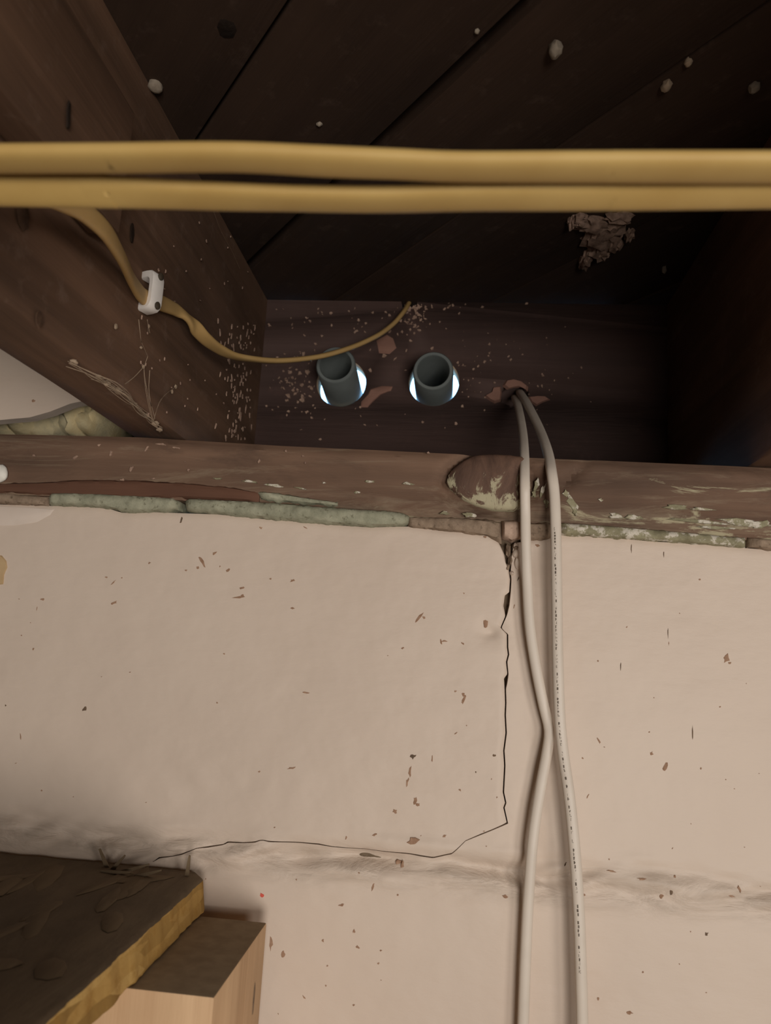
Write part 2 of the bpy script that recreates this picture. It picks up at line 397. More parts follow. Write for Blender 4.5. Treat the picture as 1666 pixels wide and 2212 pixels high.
def slab(name, top, bot, left, right, nu, nv, skirt='', extra=0.0):
    "painted wall piece between four photo polylines, displaced by H, with edges turned back into the joint"
    T, B, Lf, R = dens(top, nu), dens(bot, nu), dens(left, nv), dens(right, nv)
    c00, c10, c01, c11 = Lf[0], R[0], Lf[-1], R[-1]
    rows = []
    for j in range(nv + 1):
        v = j / nv; r = []
        for i in range(nu + 1):
            u = i / nu
            x = (1 - v) * T[i][0] + v * B[i][0] + (1 - u) * Lf[j][0] + u * R[j][0] - ((1 - u) * (1 - v) * c00[0] + u * (1 - v) * c10[0] + (1 - u) * v * c01[0] + u * v * c11[0])
            y = (1 - v) * T[i][1] + v * B[i][1] + (1 - u) * Lf[j][1] + u * R[j][1] - ((1 - u) * (1 - v) * c00[1] + u * (1 - v) * c10[1] + (1 - u) * v * c01[1] + u * v * c11[1])
            p = U(x, y, 1, 0.0); p.y = H(x, y, p) + extra
            # rounded lips
            for ch, dist in (('t', j), ('b', nv - j), ('l', i), ('r', nu - i)):
                if ch in skirt and dist < 3: p.y += (0.0012, 0.0004, 0.0001)[dist]
            r.append(p)
        rows.append(r)
    back = lambda p: Vector((p.x, 0.0082, p.z))
    full = [[back(rows[0][0])] + [back(p) for p in rows[0]] + [back(rows[0][-1])]]
    for r in rows: full.append([back(r[0])] + r + [back(r[-1])])
    full.append([back(rows[-1][0])] + [back(p) for p in rows[-1]] + [back(rows[-1][-1])])
    b = MB(); b.grid(full)
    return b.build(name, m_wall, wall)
topL = [(-340, 1072), (0, 1089), (105, 1092), (200, 1095), (236, 1099), (262, 1107), (300, 1108), (330, 1106), (388, 1108), (470, 1111), (560, 1120), (660, 1128), (700, 1132), (800, 1139), (885, 1137), (950, 1146), (1020, 1152), (1055, 1158), (1078, 1172), (1090, 1196)]
crackL = [(1090, 1196), (1093, 1215), (1100, 1231), (1102.5, 1251), (1100.5, 1279), (1091, 1286), (1088, 1308), (1091, 1322), (1092, 1331), (1082, 1355), (1088, 1362), (1095.5, 1369), (1095.5, 1398), (1097.5, 1414), (1093.5, 1430), (1096.5, 1456), (1089, 1466), (1090, 1476), (1090.5, 1488), (1091.5, 1518), (1090.5, 1545), (1092.5, 1584), (1087.5, 1622), (1089.5, 1654), (1086.5, 1712), (1091.5, 1735), (1087.5, 1745), (1095, 1777)]
crackR = [(1112, 1172), (1106, 1200), (1106, 1215), (1104, 1231), (1105.5, 1251), (1104, 1279), (1103, 1290), (1101, 1308), (1097, 1325), (1094.5, 1332), (1084, 1356), (1090, 1363), (1098.5, 1370), (1098.5, 1398), (1100.5, 1414), (1096.5, 1430), (1099, 1456), (1098, 1466), (1096, 1478), (1093.5, 1488), (1094.5, 1518), (1093.5, 1545), (1095.5, 1584), (1090.5, 1622), (1092.5, 1654), (1089.5, 1712), (1094.5, 1735), (1090.5, 1745), (1098, 1779)]
crackB = [(-340, 1735), (0, 1778), (90, 1786), (165, 1798), (230, 1822), (285, 1848), (330, 1862), (335, 1858), (343, 1852), (371, 1850), (391, 1845), (426, 1831), (446, 1829), (482, 1824), (492, 1818), (527, 1819), (552, 1816), (567, 1812), (583, 1815), (608, 1817), (653, 1820), (688, 1823), (719, 1831), (764, 1835), (815, 1839), (875, 1844), (936, 1852), (976, 1843), (1006, 1815), (1036, 1802), (1066, 1790), (1095, 1777)]
def lower(pts, x0):
    return [(x, y + (2.4 + 0.8 * math.sin(x * 0.13) if x > x0 else 0)) for x, y in pts]
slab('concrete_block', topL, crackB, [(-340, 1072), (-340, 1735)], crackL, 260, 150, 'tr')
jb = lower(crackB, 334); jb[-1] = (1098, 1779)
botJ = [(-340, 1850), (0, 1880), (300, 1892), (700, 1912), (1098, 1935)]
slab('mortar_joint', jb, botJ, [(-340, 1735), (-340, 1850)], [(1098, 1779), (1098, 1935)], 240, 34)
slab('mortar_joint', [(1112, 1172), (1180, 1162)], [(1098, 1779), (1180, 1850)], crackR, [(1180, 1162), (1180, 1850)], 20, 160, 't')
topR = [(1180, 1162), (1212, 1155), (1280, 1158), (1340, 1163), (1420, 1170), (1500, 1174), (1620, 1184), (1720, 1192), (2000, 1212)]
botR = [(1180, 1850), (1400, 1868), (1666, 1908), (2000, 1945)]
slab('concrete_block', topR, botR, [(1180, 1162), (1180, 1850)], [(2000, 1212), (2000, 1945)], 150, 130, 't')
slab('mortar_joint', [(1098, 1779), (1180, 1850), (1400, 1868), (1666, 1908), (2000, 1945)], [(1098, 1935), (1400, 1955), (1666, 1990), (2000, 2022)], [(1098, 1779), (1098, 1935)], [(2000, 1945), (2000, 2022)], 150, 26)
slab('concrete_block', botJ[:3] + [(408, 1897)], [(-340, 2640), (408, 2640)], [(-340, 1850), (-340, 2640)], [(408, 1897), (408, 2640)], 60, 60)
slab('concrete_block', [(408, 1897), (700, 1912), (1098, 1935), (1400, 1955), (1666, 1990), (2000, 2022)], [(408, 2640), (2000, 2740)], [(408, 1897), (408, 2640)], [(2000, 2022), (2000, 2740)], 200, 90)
# plain painted masonry beyond the frame
xl, xr = U(-335, 1400, 1, 0).x, U(1990, 1500, 1, 0).x
b = MB()
b.box(XMIN, xl, 0.0, 0.009, 0.0, 1.893); b.box(xr, XMAX, 0.0, 0.009, 0.0, 1.889)
b.box(xl - 0.02, xr + 0.02, 0.001, 0.0095, 0.0, U(800, 2620, 1, 0).z)
b.build('painted_masonry', m_wall, wall)

# mortar bedding left under the sill, piece by piece
def bead(name, top, bot, mat, bulge=0.006, nu=60, nv=8, y0=0.0015, seed=0, parent=None, rough=0.0019):
    T, B = dens(top, nu), dens(bot, nu); rows = []
    for j in range(nv + 1):
        v = j / nv; r = []
        for i in range(nu + 1):
            u = i / nu
            x = T[i][0] * (1 - v) + B[i][0] * v; y = T[i][1] * (1 - v) + B[i][1] * v
            p = U(x, y, 1, 0); en = min(1, min(u, 1 - u) * nu / 3.0)
            prof = max(0.0, math.sin(math.pi * v)) ** 0.28 * en ** 0.5
            jit = n3(p.x * 90 + seed, 3, p.z * 90) + 0.5 * n3(p.x * 260 + seed, 5, p.z * 260)
            p.y = y0 - bulge * prof + rough * jit * prof
            if j in (0, nv): p.z += 0.0012 * n3(p.x * 110 + seed, j, 1) + 0.0008 * n3(p.x * 300 + seed, j, 4)
            r.append(p)
        rows.append(r)
    back = lambda p: Vector((p.x, 0.02, p.z))
    full = [[back(rows[0][0])] + [back(p) for p in rows[0]] + [back(rows[0][-1])]]
    for r in rows: full.append([back(r[0])] + r + [back(r[-1])])
    full.append([back(rows[-1][0])] + [back(p) for p in rows[-1]] + [back(rows[-1][-1])])
    b = MB(); b.grid(full)
    return b.build(name, mat, parent or wall)
bead('mortar_bedding', [(-340, 1040), (0, 1064), (104, 1072)], [(-340, 1072), (0, 1089), (104, 1093)], m_greyb, 0.0045, seed=1)
bead('mortar_bedding', [(107, 1065), (200, 1066), (300, 1070), (378, 1076), (389, 1086)], [(105, 1092), (200, 1096), (236, 1100), (280, 1109), (360, 1107), (386, 1100)], m_green, 0.0075, seed=2)['label'] = 'pale green mortar piece on the left'
bead('mortar_bedding', [(398, 1082), (412, 1077), (560, 1083), (720, 1096), (850, 1104), (878, 1110), (888, 1120)], [(402, 1104), (470, 1112), (560, 1121), (700, 1133), (800, 1139), (872, 1138), (886, 1130)], m_green, 0.008, 90, seed=3)['label'] = 'long pale green mortar piece'
bead('mortar_bedding', [(880, 1116), (1000, 1118), (1084, 1126)], [(880, 1139), (1000, 1152), (1050, 1160), (1084, 1172)], m_greyb, 0.005, seed=4)
bead('mortar_bedding', [(1083, 1126), (1105, 1124), (1132, 1128)], [(1084, 1160), (1105, 1172), (1132, 1160)], m_pinkm, 0.007, 24, 10, seed=5)
bead('mortar_bedding', [(1130, 1128), (1200, 1130), (1214, 1131)], [(1130, 1168), (1180, 1164), (1214, 1158)], m_greyb, 0.0035, 30, seed=6)
bead('mortar_bedding', [(1208, 1128), (1340, 1138), (1480, 1150), (1612, 1162)], [(1208, 1157), (1340, 1164), (1480, 1174), (1612, 1185)], m_flaky, 0.006, 80, seed=7)['label'] = 'mortar strip with flaking white paint'
bead('mortar_bedding', [(1616, 1160), (1700, 1168), (2000, 1190)], [(1616, 1184), (1700, 1192), (2000, 1213)], m_greyb, 0.005, seed=8)
# rubble stuck in the open head of the vertical joint
b = MB()
for (x, y, rx, ry) in ((1098, 1190, 6, 16), (1103, 1212, 5, 14), (1114, 1184, 8, 12), (1096, 1226, 6, 9), (1110, 1200, 6, 8)):
    p = U(x, y, 1, 0.004); lump(b, p, rx * 0.00029, 0.004, ry * 0.00029, x, 0.4, 1.6, 2)
tag(b.build('joint_rubble', m_greyb, wall), kind='stuff')
# head of the joint: light lump between cable and crack
b = MB()
for (x, y, rx, ry) in ((1114, 1196, 7, 9), (1106, 1238, 5, 5), (1117, 1216, 6, 14)):
    p = U(x, y, 1, 0.001); lump(b, p, rx * 0.0003, 0.0025, ry * 0.0003, x, 0.3, 1.3, 2)
tag(b.build('paint_blob', m_wall, wall), kind='stuff')

EX, EZ, NY = Vector((1, 0, 0)), Vector((0, 0, 1)), Vector((0, -1, 0))
def onwall(x, y):
    p = U(x, y, 1, 0); p.y = H(x, y, p); return p
PX = 0.000293
specks = [(648, 0, 0, 0)]
bd, bdd = MB(), MB()
for (x, y, rx, ry, a, dk) in [
    (392, 1124, 3, 8, 0.2, 1), (437, 1214, 4, 15, -0.6, 0), (428, 1226, 5, 4, 0.2, 0), (463, 1195, 6, 3, -0.6, 0), (492, 1233, 6, 4, -0.7, 0), (402, 1232, 4, 2, -.3, 0), (323, 1216, 4, 2, -.6, 0), (245, 1258, 7, 1.5, -.8, 0), (230, 1247, 4, 2, 0, 0),
    (632, 1254, 6, 3.5, -.4, 0), (522, 1270, 6, 3, -.2, 0), (516, 1290, 16, 3, -.1, 0), (524, 1287, 5, 4, 0, 0), (584, 1250, 3, 3, 0, 0), (631, 1314, 6, 3, 0, 0), (246, 1302, 10, 4, -.3, 0), (93, 1295, 7, 3, 0, 0), (80, 1315, 1.5, 6, 0.1, 0),
    (905, 1336, 3, 14, 0.6, 0), (916, 1334, 6, 2.5, .5, 0), (953, 1387, 3, 9, -.2, 0), (960, 1385, 7, 2, 0, 0), (870, 1400, 3, 2.5, 0, 0), (1000, 1390, 4, 2, .6, 0), (1003, 1510, 4, 14, .3, 0), (1001, 1500, 7, 4, .5, 0), (984, 1493, 3, 2, 0, 0),
    (1048, 1342, 6, 20, -.08, 0), (182, 1532, 5, 7, .4, 1), (72, 1402, 3, 3, 0, 0), (45, 1592, 2, 10, -.2, 0), (12, 1524, 2, 2, 0, 1), (661, 1496, 7, 2, 0, 0), (484, 1412, 3, 2, 0, 0), (631, 1659, 12, 3, -.2, 0), (560, 1667, 3, 2, 0, 0), (893, 1634, 7, 6, -.5, 1), (934, 1641, 2, 8, 0, 0),
    (886, 1665, 3, 14, 0, 0), (880, 1690, 3, 10, .2, 0), (897, 1728, 4, 8, .3, 0), (903, 1738, 6, 4, 0, 0), (853, 1753, 6, 5, 0, 0), (894, 1818, 14, 8, .05, 0), (960, 1806, 6, 4, -.5, 0), (810, 1803, 6, 3, -.5, 0), (868, 1876, 4, 12, .2, 0), (861, 1870, 6, 6, 0, 0), (776, 1885, 3, 2, 0, 0), (748, 1810, 2, 6, .2, 0),
    (994, 1706, 4, 2, .5, 0), (1068, 1632, 3, 3, 0, 1), (1028, 1668, 2, 2, 0, 1), (985, 1584, 4, 1.5, -.6, 0), (1062, 1683, 2, 2, 0, 0), (1162, 1177, 6, 4, -.4, 0), (1120, 1250, 1.5, 7, .4, 1), (1111, 1310, 1.5, 7, .3, 0), (1048, 1160, 5, 2, -.3, 0), (660, 1140, 7, 1.5, .5, 0), (564, 1140, 5, 3, 0.4, 0),
    (1570, 1422, 6, 10, 0.6, 0), (1577, 1432, 5, 3, 0, 0), (1408, 1628, 5, 6, 0.2, 0), (1437, 1659, 5, 12, .4, 0), (1294, 1600, 2.5, 8, -.5, 0), (1259, 1638, 3, 3, 0, 0), (1270, 1720, 1.5, 5, .4, 0), (1515, 1660, 2, 3, 0, 0), (1364, 1185, 1.2, 10, 0, 1), (1434, 1197, 1.2, 8, 0, 1), (1443, 1365, 1.2, 12, 0, 1), (1341, 1440, 1.2, 10, 0, 1), (1496, 1580, 1.5, 18, 0, 1), (1445, 1390, 1, 5, 0, 0), (1512, 1252, 3, 2, 0, 0),
    (1450, 1925, 4, 6, 0, 1), (1430, 1936, 4, 7, .6, 0), (1458, 1894, 3, 5, 0, 0), (1527, 2017, 3, 4, .3, 1), (1598, 1920, 3, 9, -.5, 0), (1580, 1935, 10, 2.5, .3, 0), (1322, 1881, 10, 2, 0, 0), (1387, 1898, 10, 2.5, 0, 0), (1293, 2158, 3, 3, 0, 0), (1360, 2188, 7, 3, 0, 0), (1389, 2100, 2, 2, 0, 0), (1262, 1933, 2.5, 2.5, 0, 0), (1316, 1856, 2, 2, 0, 0), (1222, 1868, 1.5, 5, .4, 1),
    (738, 1955, 8, 3, -.1, 0), (765, 2012, 3, 5, .3, 0), (697, 2032, 3, 4, 0, 0), (773, 2046, 4, 3, .3, 0), (823, 2053, 3, 2, 0, 0), (818, 2081, 3, 2, 0, 0), (657, 2154, 5, 2, .7, 0), (806, 1915, 2, 9, .3, 0), (612, 2060, 5, 8, 0, 0), (585, 2040, 4, 14, 0, 0), (640, 1900, 2, 2, 0, 0), (1091, 1937, 7, 4, 0, 0)]:
    q = onwall(x, y); k = random.uniform(0.75, 1.0)
    flake(bdd if dk else bd, q, EX, EZ, NY, rx * PX * k, ry * PX * k, -a, 0.00022, 0.45)
for _ in range(60):
    x, y = random.uniform(0, 1660), random.uniform(1180, 2200)
    if 1120 < x < 1270: continue
    flake(bd, onwall(x, y), EX, EZ, NY, random.uniform(0.8, 2.2) * PX, random.uniform(0.8, 2.2) * PX, random.random() * 3, 0.0002, 0.45, 7)
tag(tag(bd.build('dirt_speck', m_dirt, wall), kind='stuff'), 'brown specks and scuffs')
tag(tag(bdd.build('dirt_speck', m_dirtdark, wall), kind='stuff'), 'dark specks')
b = MB(); flake(b, onwall(566, 1933), EX, EZ, NY, 5 * PX, 4 * PX, 0, 0.0003); b.build('paint_spot', m_red, wall)['label'] = 'small red paint spot'
b = MB(); polyflake(b, [onwall(x, y) + NY * 0.0002 for x, y in ((-60, 1090), (60, 1096), (118, 1100), (112, 1112), (82, 1128), (40, 1135), (0, 1136), (-60, 1134))], NY, 0.00012, 0.9)
b.build('pale_patch', m_palepatch, wall)['label'] = 'whiter patch'  # slightly paler patch at the left, just under the mortar
b = MB(); polyflake(b, [onwall(x, y) + NY * 0.0004 for x, y in ((-40, 1196), (4, 1200), (14, 1212), (16, 1226), (9, 1242), (7, 1262), (-40, 1268))], NY, 0.0006, 0.93)
tag(b.build('tape_scrap', m_tape), 'tan scrap of tape stuck to the cream wall at its left edge', 'tape')

# ------------------------------------------------------------------ sill plate
sillT = [(-900, 900), (-60, 934), (0, 937), (300, 944), (600, 962), (965, 979), (1200, 990), (1610, 1007), (1720, 1012), (2600, 1050)]
sillB = [(-900, 1006), (-60, 1066), (0, 1069), (300, 1078), (560, 1089), (885, 1117), (1080, 1128), (1210, 1132), (1666, 1170), (2600, 1240)]
def smooth_edge(): pass
nu, nv = 300, 18
T, B = dens(sillT, nu), dens(sillB, nu); rows = []
for j in range(nv + 1):
    v = j / nv; r = []
    for i in range(nu + 1):
        x = T[i][0] * (1 - v) + B[i][0] * v; y = T[i][1] * (1 - v) + B[i][1] * v
        p = U(x, y, 1, 0)
        p.y = -0.002 + 0.0012 * n3(p.x * 10, 1, p.z * 60) + 0.0005 * n3(p.x * 40, 6, p.z * 240)
        if v > 0.78 and x > 400: p.y += 0.004 * (v - 0.78) / 0.22
        if v < 0.1: p.y += 0.003 * (0.1 - v) / 0.1
        # dark hollow round the knot
        d = math.hypot((x - 1056) / 96, (y - 1046) / 64); p.y += 0.004 * math.exp(-((d - 1.02) / 0.12) ** 2)
        d2 = abs((x - 1236) * 0.7 + (y - 1030) * 0.7); al = abs((x - 1236) * 0.7 - (y - 1030) * 0.7)
        p.y += 0.004 * math.exp(-(d2 / 9) ** 2 - (al / 40) ** 2)
        r.append(p)
    rows.append(r)
full = [[Vector((p.x, 0.226, p.z)) for p in rows[0]]] + rows + [[Vector((p.x, 0.226, p.z)) for p in rows[-1]]]
full.append(full[0])
b = MB(); b.grid(full)
for k in (0, -1): b.add([r[k] for r in full[:-1]], [tuple(range(len(full) - 1))])
sill = b.build('sill_plate', m_sill, weld=True); 
sill.data.materials[0] = m_sill
tag(sill, 'old brown wooden sill plate with green paint remains lying along the wall top', 'sill plate')
def on_sill(x, y, d=0.0): return U(x, y, 1, -0.0025 - d)
bead('split_strip', [(-340, 1022), (0, 1045), (90, 1042), (170, 1036), (300, 1037), (400, 1042), (500, 1052), (562, 1064)], [(-340, 1042), (0, 1066), (110, 1072), (300, 1079), (400, 1080), (560, 1086)], m_redwood, 0.0035, 80, 6, y0=-0.0008, seed=11, parent=sill, rough=0.0003)['label'] = 'reddish split strip along the lower edge'
bead('paint_chip', [(556, 1062), (600, 1066), (660, 1076), (730, 1086)], [(566, 1080), (600, 1084), (660, 1090), (730, 1094)], m_green, 0.0035, 30, 5, y0=-0.001, seed=12, parent=sill)['label'] = 'pale green splinter'
# knot, a bulging oval
ko = [(965, 1045), (969, 1030), (980, 1014), (1000, 999), (1022, 987), (1060, 984), (1100, 986), (1130, 990), (1142, 1020), (1146, 1060), (1142, 1088), (1110, 1104), (1064, 1104), (1025, 1094), (1000, 1082), (984, 1068), (971, 1056)]
kd = dens(ko + [ko[0]], 60)[:-1]; kc = (1060, 1046); rows = []
for s in (0.02, 0.25, 0.5, 0.7, 0.85, 0.94, 1.0, 1.02):
    r = []
    for (x, y) in kd:
        q = U(kc[0] + (x - kc[0]) * s, kc[1] + (y - kc[1]) * s, 1, 0)
        q.y = -0.0015 - 0.0060 * math.sqrt(max(0, 1 - min(1, s) ** 2)) * 0.7 - (0.0022 if s <= 1.0 else -0.004) + 0.0007 * n3(q.x * 120, 2, q.z * 60)
        r.append(q)
    rows.append(r)
b = MB(); b.grid(rows, close=True); b.add(rows[0], [tuple(range(len(kd)))])
kn = b.build('knot', m_knot, sill, weld=True); recentre(kn, U(1060, 1046, 1, 0)); kn['label'] = 'bulging knot with chipped green paint'
b = MB()
for (x, y, rx, ry, a) in [(1236, 1085, 8, 22, -.5), (1222, 1066, 6, 8, -.4), (1242, 1104, 5, 9, -.3), (1160, 1046, 5, 14, .2), (1172, 1060, 4, 16, .3), (1153, 1066, 4, 10, 0), (1180, 1085, 5, 10, 0), (1330, 1115, 14, 6, 0), (1372, 1117, 16, 5, 0), (1297, 1080, 5, 4, 0), (1490, 1124, 60, 3, .06), (1600, 1128, 50, 6, .06), (1550, 1140, 40, 4, .05), (1648, 1132, 20, 9, 0), (1520, 1100, 30, 4, .05), (1460, 1095, 20, 5, 0),
    (880, 1044, 12, 3, .1), (800, 1040, 10, 2.5, 0), (770, 1064, 7, 2.5, 0), (700, 1043, 4, 2, 0), (960, 1108, 12, 4, .1), (1010, 1112, 14, 5, .1), (650, 1055, 14, 2, .1), (590, 1048, 20, 3, .1), (540, 1040, 16, 3, .1), (470, 1034, 10, 2.5, 0)]:
    flake(b, on_sill(x, y), EX, EZ, NY, rx * PX, ry * PX, -a, 0.0006, 0.5, 11)
tag(tag(b.build('paint_flake', m_flaky, sill), kind='stuff'), 'pale green and white paint flakes')
b = MB()
for (x, y, rx, ry, a) in [(163, 988, 8, 4, -.5), (285, 1012, 5, 9, .4), (214, 962, 6, 3, -.6), (240, 980, 3, 9, .1), (408, 1015, 3, 5, .2), (350, 960, 22, 4, .1), (380, 967, 10, 4, 0), (316, 970, 2, 12, .5), (75, 985, 5, 4, 0), (400, 998, 3, 2, 0), (560, 995, 3, 6, .3), (655, 985, 3, 3, 0), (925, 978, 5, 3, 0), (1050, 988, 6, 4, .5), (265, 1036, 12, 2.5, 0), (330, 1034, 6, 2.5, 0), (618, 974, 3, 4, 0), (660, 1000, 3, 3, 0)]:
    flake(b, on_sill(x, y), EX, EZ, NY, rx * PX * .8, ry * PX * .8, -a, 0.0006, 0.5, 9)
tag(b.build('wood_fragment', m_chip, sill), kind='stuff')
b = MB(); p = U(-2, 1024, 1, -0.004); lump(b, p, 0.0065, 0.004, 0.0068, 3, 0.2, 1.1)
tag(b.build('plaster_lump', m_plaster), 'white lump of plaster on the sill at the left edge', 'plaster')

# ------------------------------------------------------------------ joists
def joist(x0, x1, z0, name='floor_joist'):
    rows = []; n = 90; y1, y0 = RIM_Y - 0.0005, YREAR + 0.001
    for i in range(n + 1):
        t = (i / n) ** 2.2; y = y1 + (y0 - y1) * t
        wv = lambda s: 0.0012 * n3(y * 6, s, 2) + 0.0004 * n3(y * 40, s, 5)
        r = 0.003
        ring = [(x0 + r, z0), (x1 - r, z0), (x1 - r * .3, z0 + r * .3), (x1, z0 + r), (x1, z0 + 0.06), (x1, z0 + 0.12), (x1, SUB_Z - 0.0015), (x0, SUB_Z - 0.0015), (x0, z0 + r), (x0 + r * .3, z0 + r * .3)]
        rows.append([Vector((px + (wv(k) if 0 < k < 6 else 0), y, pz + (wv(k + 20) if k in (0, 1, 2, 9) and y < 0 else 0))) for k, (px, pz) in enumerate(ring)])
    b = MB(); b.grid(rows, close=True)
    for r in (rows[0], rows[-1]): b.add(r, [tuple(range(10))])
    return b.build(name, m_joist)
jl = joist(XJ - 0.038, XJ, ZJ + 0.0002)
tag(jl, 'old brown floor joist on the left, the one with the white cable clip', 'joist')
zr = U(1610, 1005, 1, 0)[2]
jr = joist(XR, XR + 0.038, zr + 0.0002)
tag(jr, 'dark floor joist on the right with its end just inside the frame', 'joist')
NX = Vector((1, 0, 0)); EY = Vector((0, 1, 0))
# board nailed to the side of the left joist: its lit underside shows above the cables
TS = 0.019
pA, pB, pE = U(0, 190, 0, XJ + TS), U(95, 306, 0, XJ + TS), U(262, 480, 0, XJ + TS)
zc = (pA.z + pB.z) / 2
b = MB(); b.box(XJ + 0.0022, XJ + TS, -0.9, pE.y, zc, zc + 0.068)
cl = b.build('joist_board', m_joist, bevel=0.0015)
tag(cl, 'old brown board nailed flat to the left joist, its end near the clip', 'board')
m_markdark = wood('mark_dark', (36, 26, 20), (50, 38, 28), (1, 1, 1), scale=200)
m_knotdark2 = wood('knot_brown', (76, 56, 42), (104, 78, 60), (1, 1, 1), scale=200)
# knots and dark marks in the joist face
def face_pt(x, y, d=0.0): return U(x, y, 0, XJ + 0.0012 + d)
b = MB()
for (x, y, rx, rz) in ((286, 505, 0.0022, 0.006), (148, 250, 0.0016, 0.006)):
    b = MB(); flake(b, face_pt(x, y, TS if y < 460 else 0), EY, EZ, NX, rx, rz, 0.15, 0.0004, 0.2, 12); b.build('dark_mark', m_markdark, cl if y < 460 else jl)
for (x, y, r) in ((52, 470, 0.006), (85, 690, 0.004)):
    b = MB(); flake(b, face_pt(x, y), EY, EZ, NX, r * .8, r, 0, 0.0003, 0.15, 14); b.build('knot', m_knotdark2, jl)
b = MB()
for _ in range(150):
    x = random.gauss(520, 26); y = random.uniform(690, 950)
    if x > 552 - (y - 690) * 0.03: continue
    flake(b, face_pt(x, y), EY, EZ, NX, random.uniform(.0005, .0014), random.uniform(.0005, .003), random.uniform(-.5, .5), 0.0007, 0.5, 6)
for _ in range(45):
    flake(b, face_pt(random.uniform(300, 540), random.uniform(480, 900)), EY, EZ, NX, random.uniform(.0004, .001), random.uniform(.0004, .0012), 0, 0.0005, 0.5, 6)
tag(b.build('wood_fragment', m_chip, jl), kind='stuff')

# ------------------------------------------------------------------ rim joist with drilled holes
b = MB(); b.box(XMIN, XMAX, RIM_Y, RIM_Y + 0.020, ZJ + 0.0005, SUB_Z - 0.001)
rim = b.build('rim_joist', m_rim)
tag(rim, 'dark rim joist at the back of the bay, drilled with two daylit round holes', 'joist')
HOLES = {}
def rim_pt(x, y): return U(x, y, 1, RIM_Y)
h1 = rim_pt(737.5, 827); h2 = rim_pt(937.5, 825); hw = rim_pt(1112, 852); hy = rim_pt(884, 655)
rh = (rim_pt(992, 825) - rim_pt(883, 825)).length / 2
m_fresh = wood('drilled_wood', (206, 176, 142), (226, 200, 168), AY)
cut = MB()
def cyl(mb, c, r, y0, y1, n=48, jag=0):
    rows = [[], []]
    for j in range(n):
        a = 2 * math.pi * j / n; rr = r * (1 + jag * n3(math.cos(a) * 3, math.sin(a) * 3, c[0] * 50))
        for k, y in enumerate((y0, y1)): rows[k].append((c[0] + math.cos(a) * rr, y, c[2] + math.sin(a) * rr))
    mb.grid(rows, close=True)
    for r_ in rows: mb.add(r_, [tuple(range(n))])
cyl(cut, h1, rh, RIM_Y - .02, RIM_Y + .06); cyl(cut, h2, rh, RIM_Y - .02, RIM_Y + .06)
cyl(cut, hw, 0.0125, RIM_Y - .02, RIM_Y + .016, 32, 0.5); cyl(cut, hy, 0.0075, RIM_Y - .02, RIM_Y + .016, 32, 0.2)
co = cut.build('cutter', m_rim, weld=True)
md = rim.modifiers.new('holes', 'BOOLEAN'); md.object = co; md.operation = 'DIFFERENCE'; md.solver = 'EXACT'
dg = bpy.context.evaluated_depsgraph_get(); me = bpy.data.meshes.new_from_object(rim.evaluated_get(dg))
rim.modifiers.clear(); rim.data = me; me.name = 'rim_joist'
bpy.data.objects.remove(co)
me.materials.append(m_fresh)
for p in me.polygons:
    if abs(p.normal.y) < 0.5 and any(math.hypot(p.center.x - h.x, p.center.z - h.z) < rh * 1.15 for h in (h1, h2)): p.material_index = len(me.materials) - 1
def on_rim(x, y): return rim_pt(x, y) + NY * 0.0001
PR = (rim_pt(1001, 800) - rim_pt(1000, 800)).length
# raw wood torn out around the drilled holes
def torn(outlines, mat, label, th=0.0012):
    b = MB()
    for o in outlines: polyflake(b, [on_rim(x, y) for x, y in o], NY, th, 0.8)
    r = b.build('torn_wood', mat, rim); r['label'] = label; return r
torn([[(780, 868), (794, 852), (800, 840), (826, 833), (850, 834), (846, 844), (824, 852), (806, 868), (794, 881), (778, 881)]], m_bright, 'reddish torn patch beside the left round hole')
torn([[(812, 735), (836, 722), (850, 730), (858, 752), (842, 766), (818, 764)]], m_bright, 'faint torn patch between the round holes', 0.0006)
torn([[(1046, 857), (1062, 848), (1066, 836), (1082, 834), (1084, 848), (1082, 868), (1068, 872), (1058, 866)],
      [(1140, 858), (1160, 856), (1180, 857), (1190, 864), (1172, 870), (1158, 878), (1146, 870)],
      [(1085, 834), (1092, 822), (1108, 819), (1128, 824), (1142, 836), (1140, 846), (1128, 836), (1110, 838), (1096, 842)]], m_bright, 'splintered pale wood around the cable hole', 0.003)
b = MB()
def chips(n, cx, cy, sx, sy, rmin, rmax):
    for _ in range(n):
        x, y = random.gauss(cx, sx), random.gauss(cy, sy)
        if not (562 < x < 1560 and 655 < y < 955): continue
        q = on_rim(x, y)
        if any((q - h).length < rh + 0.002 for h in (h1, h2)) or (q - hw).length < 0.011: continue
        r = random.uniform(rmin, rmax); flake(b, q, EX, EZ, NY, r * PR, r * PR * random.uniform(0.3, 1.3), random.random() * 3, 0.001 * random.uniform(.4, 1.3), 0.55, 7)
chips(90, 640, 830, 28, 45, 1, 3.6); chips(16, 640, 830, 24, 26, 3.5, 6.5); chips(70, 905, 680, 22, 22, 1.2, 4.6); chips(14, 860, 720, 40, 40, 2, 6)
chips(40, 700, 700, 80, 45, 1.2, 3.5); chips(36, 1010, 790, 30, 60, 1.2, 3.5); chips(20, 1100, 850, 60, 40, 1.2, 3); chips(16, 800, 910, 120, 25, 1.5, 4); chips(22, 1150, 780, 90, 90, 1, 2.6); chips(20, 1000, 655, 90, 6, 1.5, 4)
tag(tag(b.build('wood_fragment', m_chip, rim), kind='stuff'), 'small pale wood fragments stuck to the rim joist')

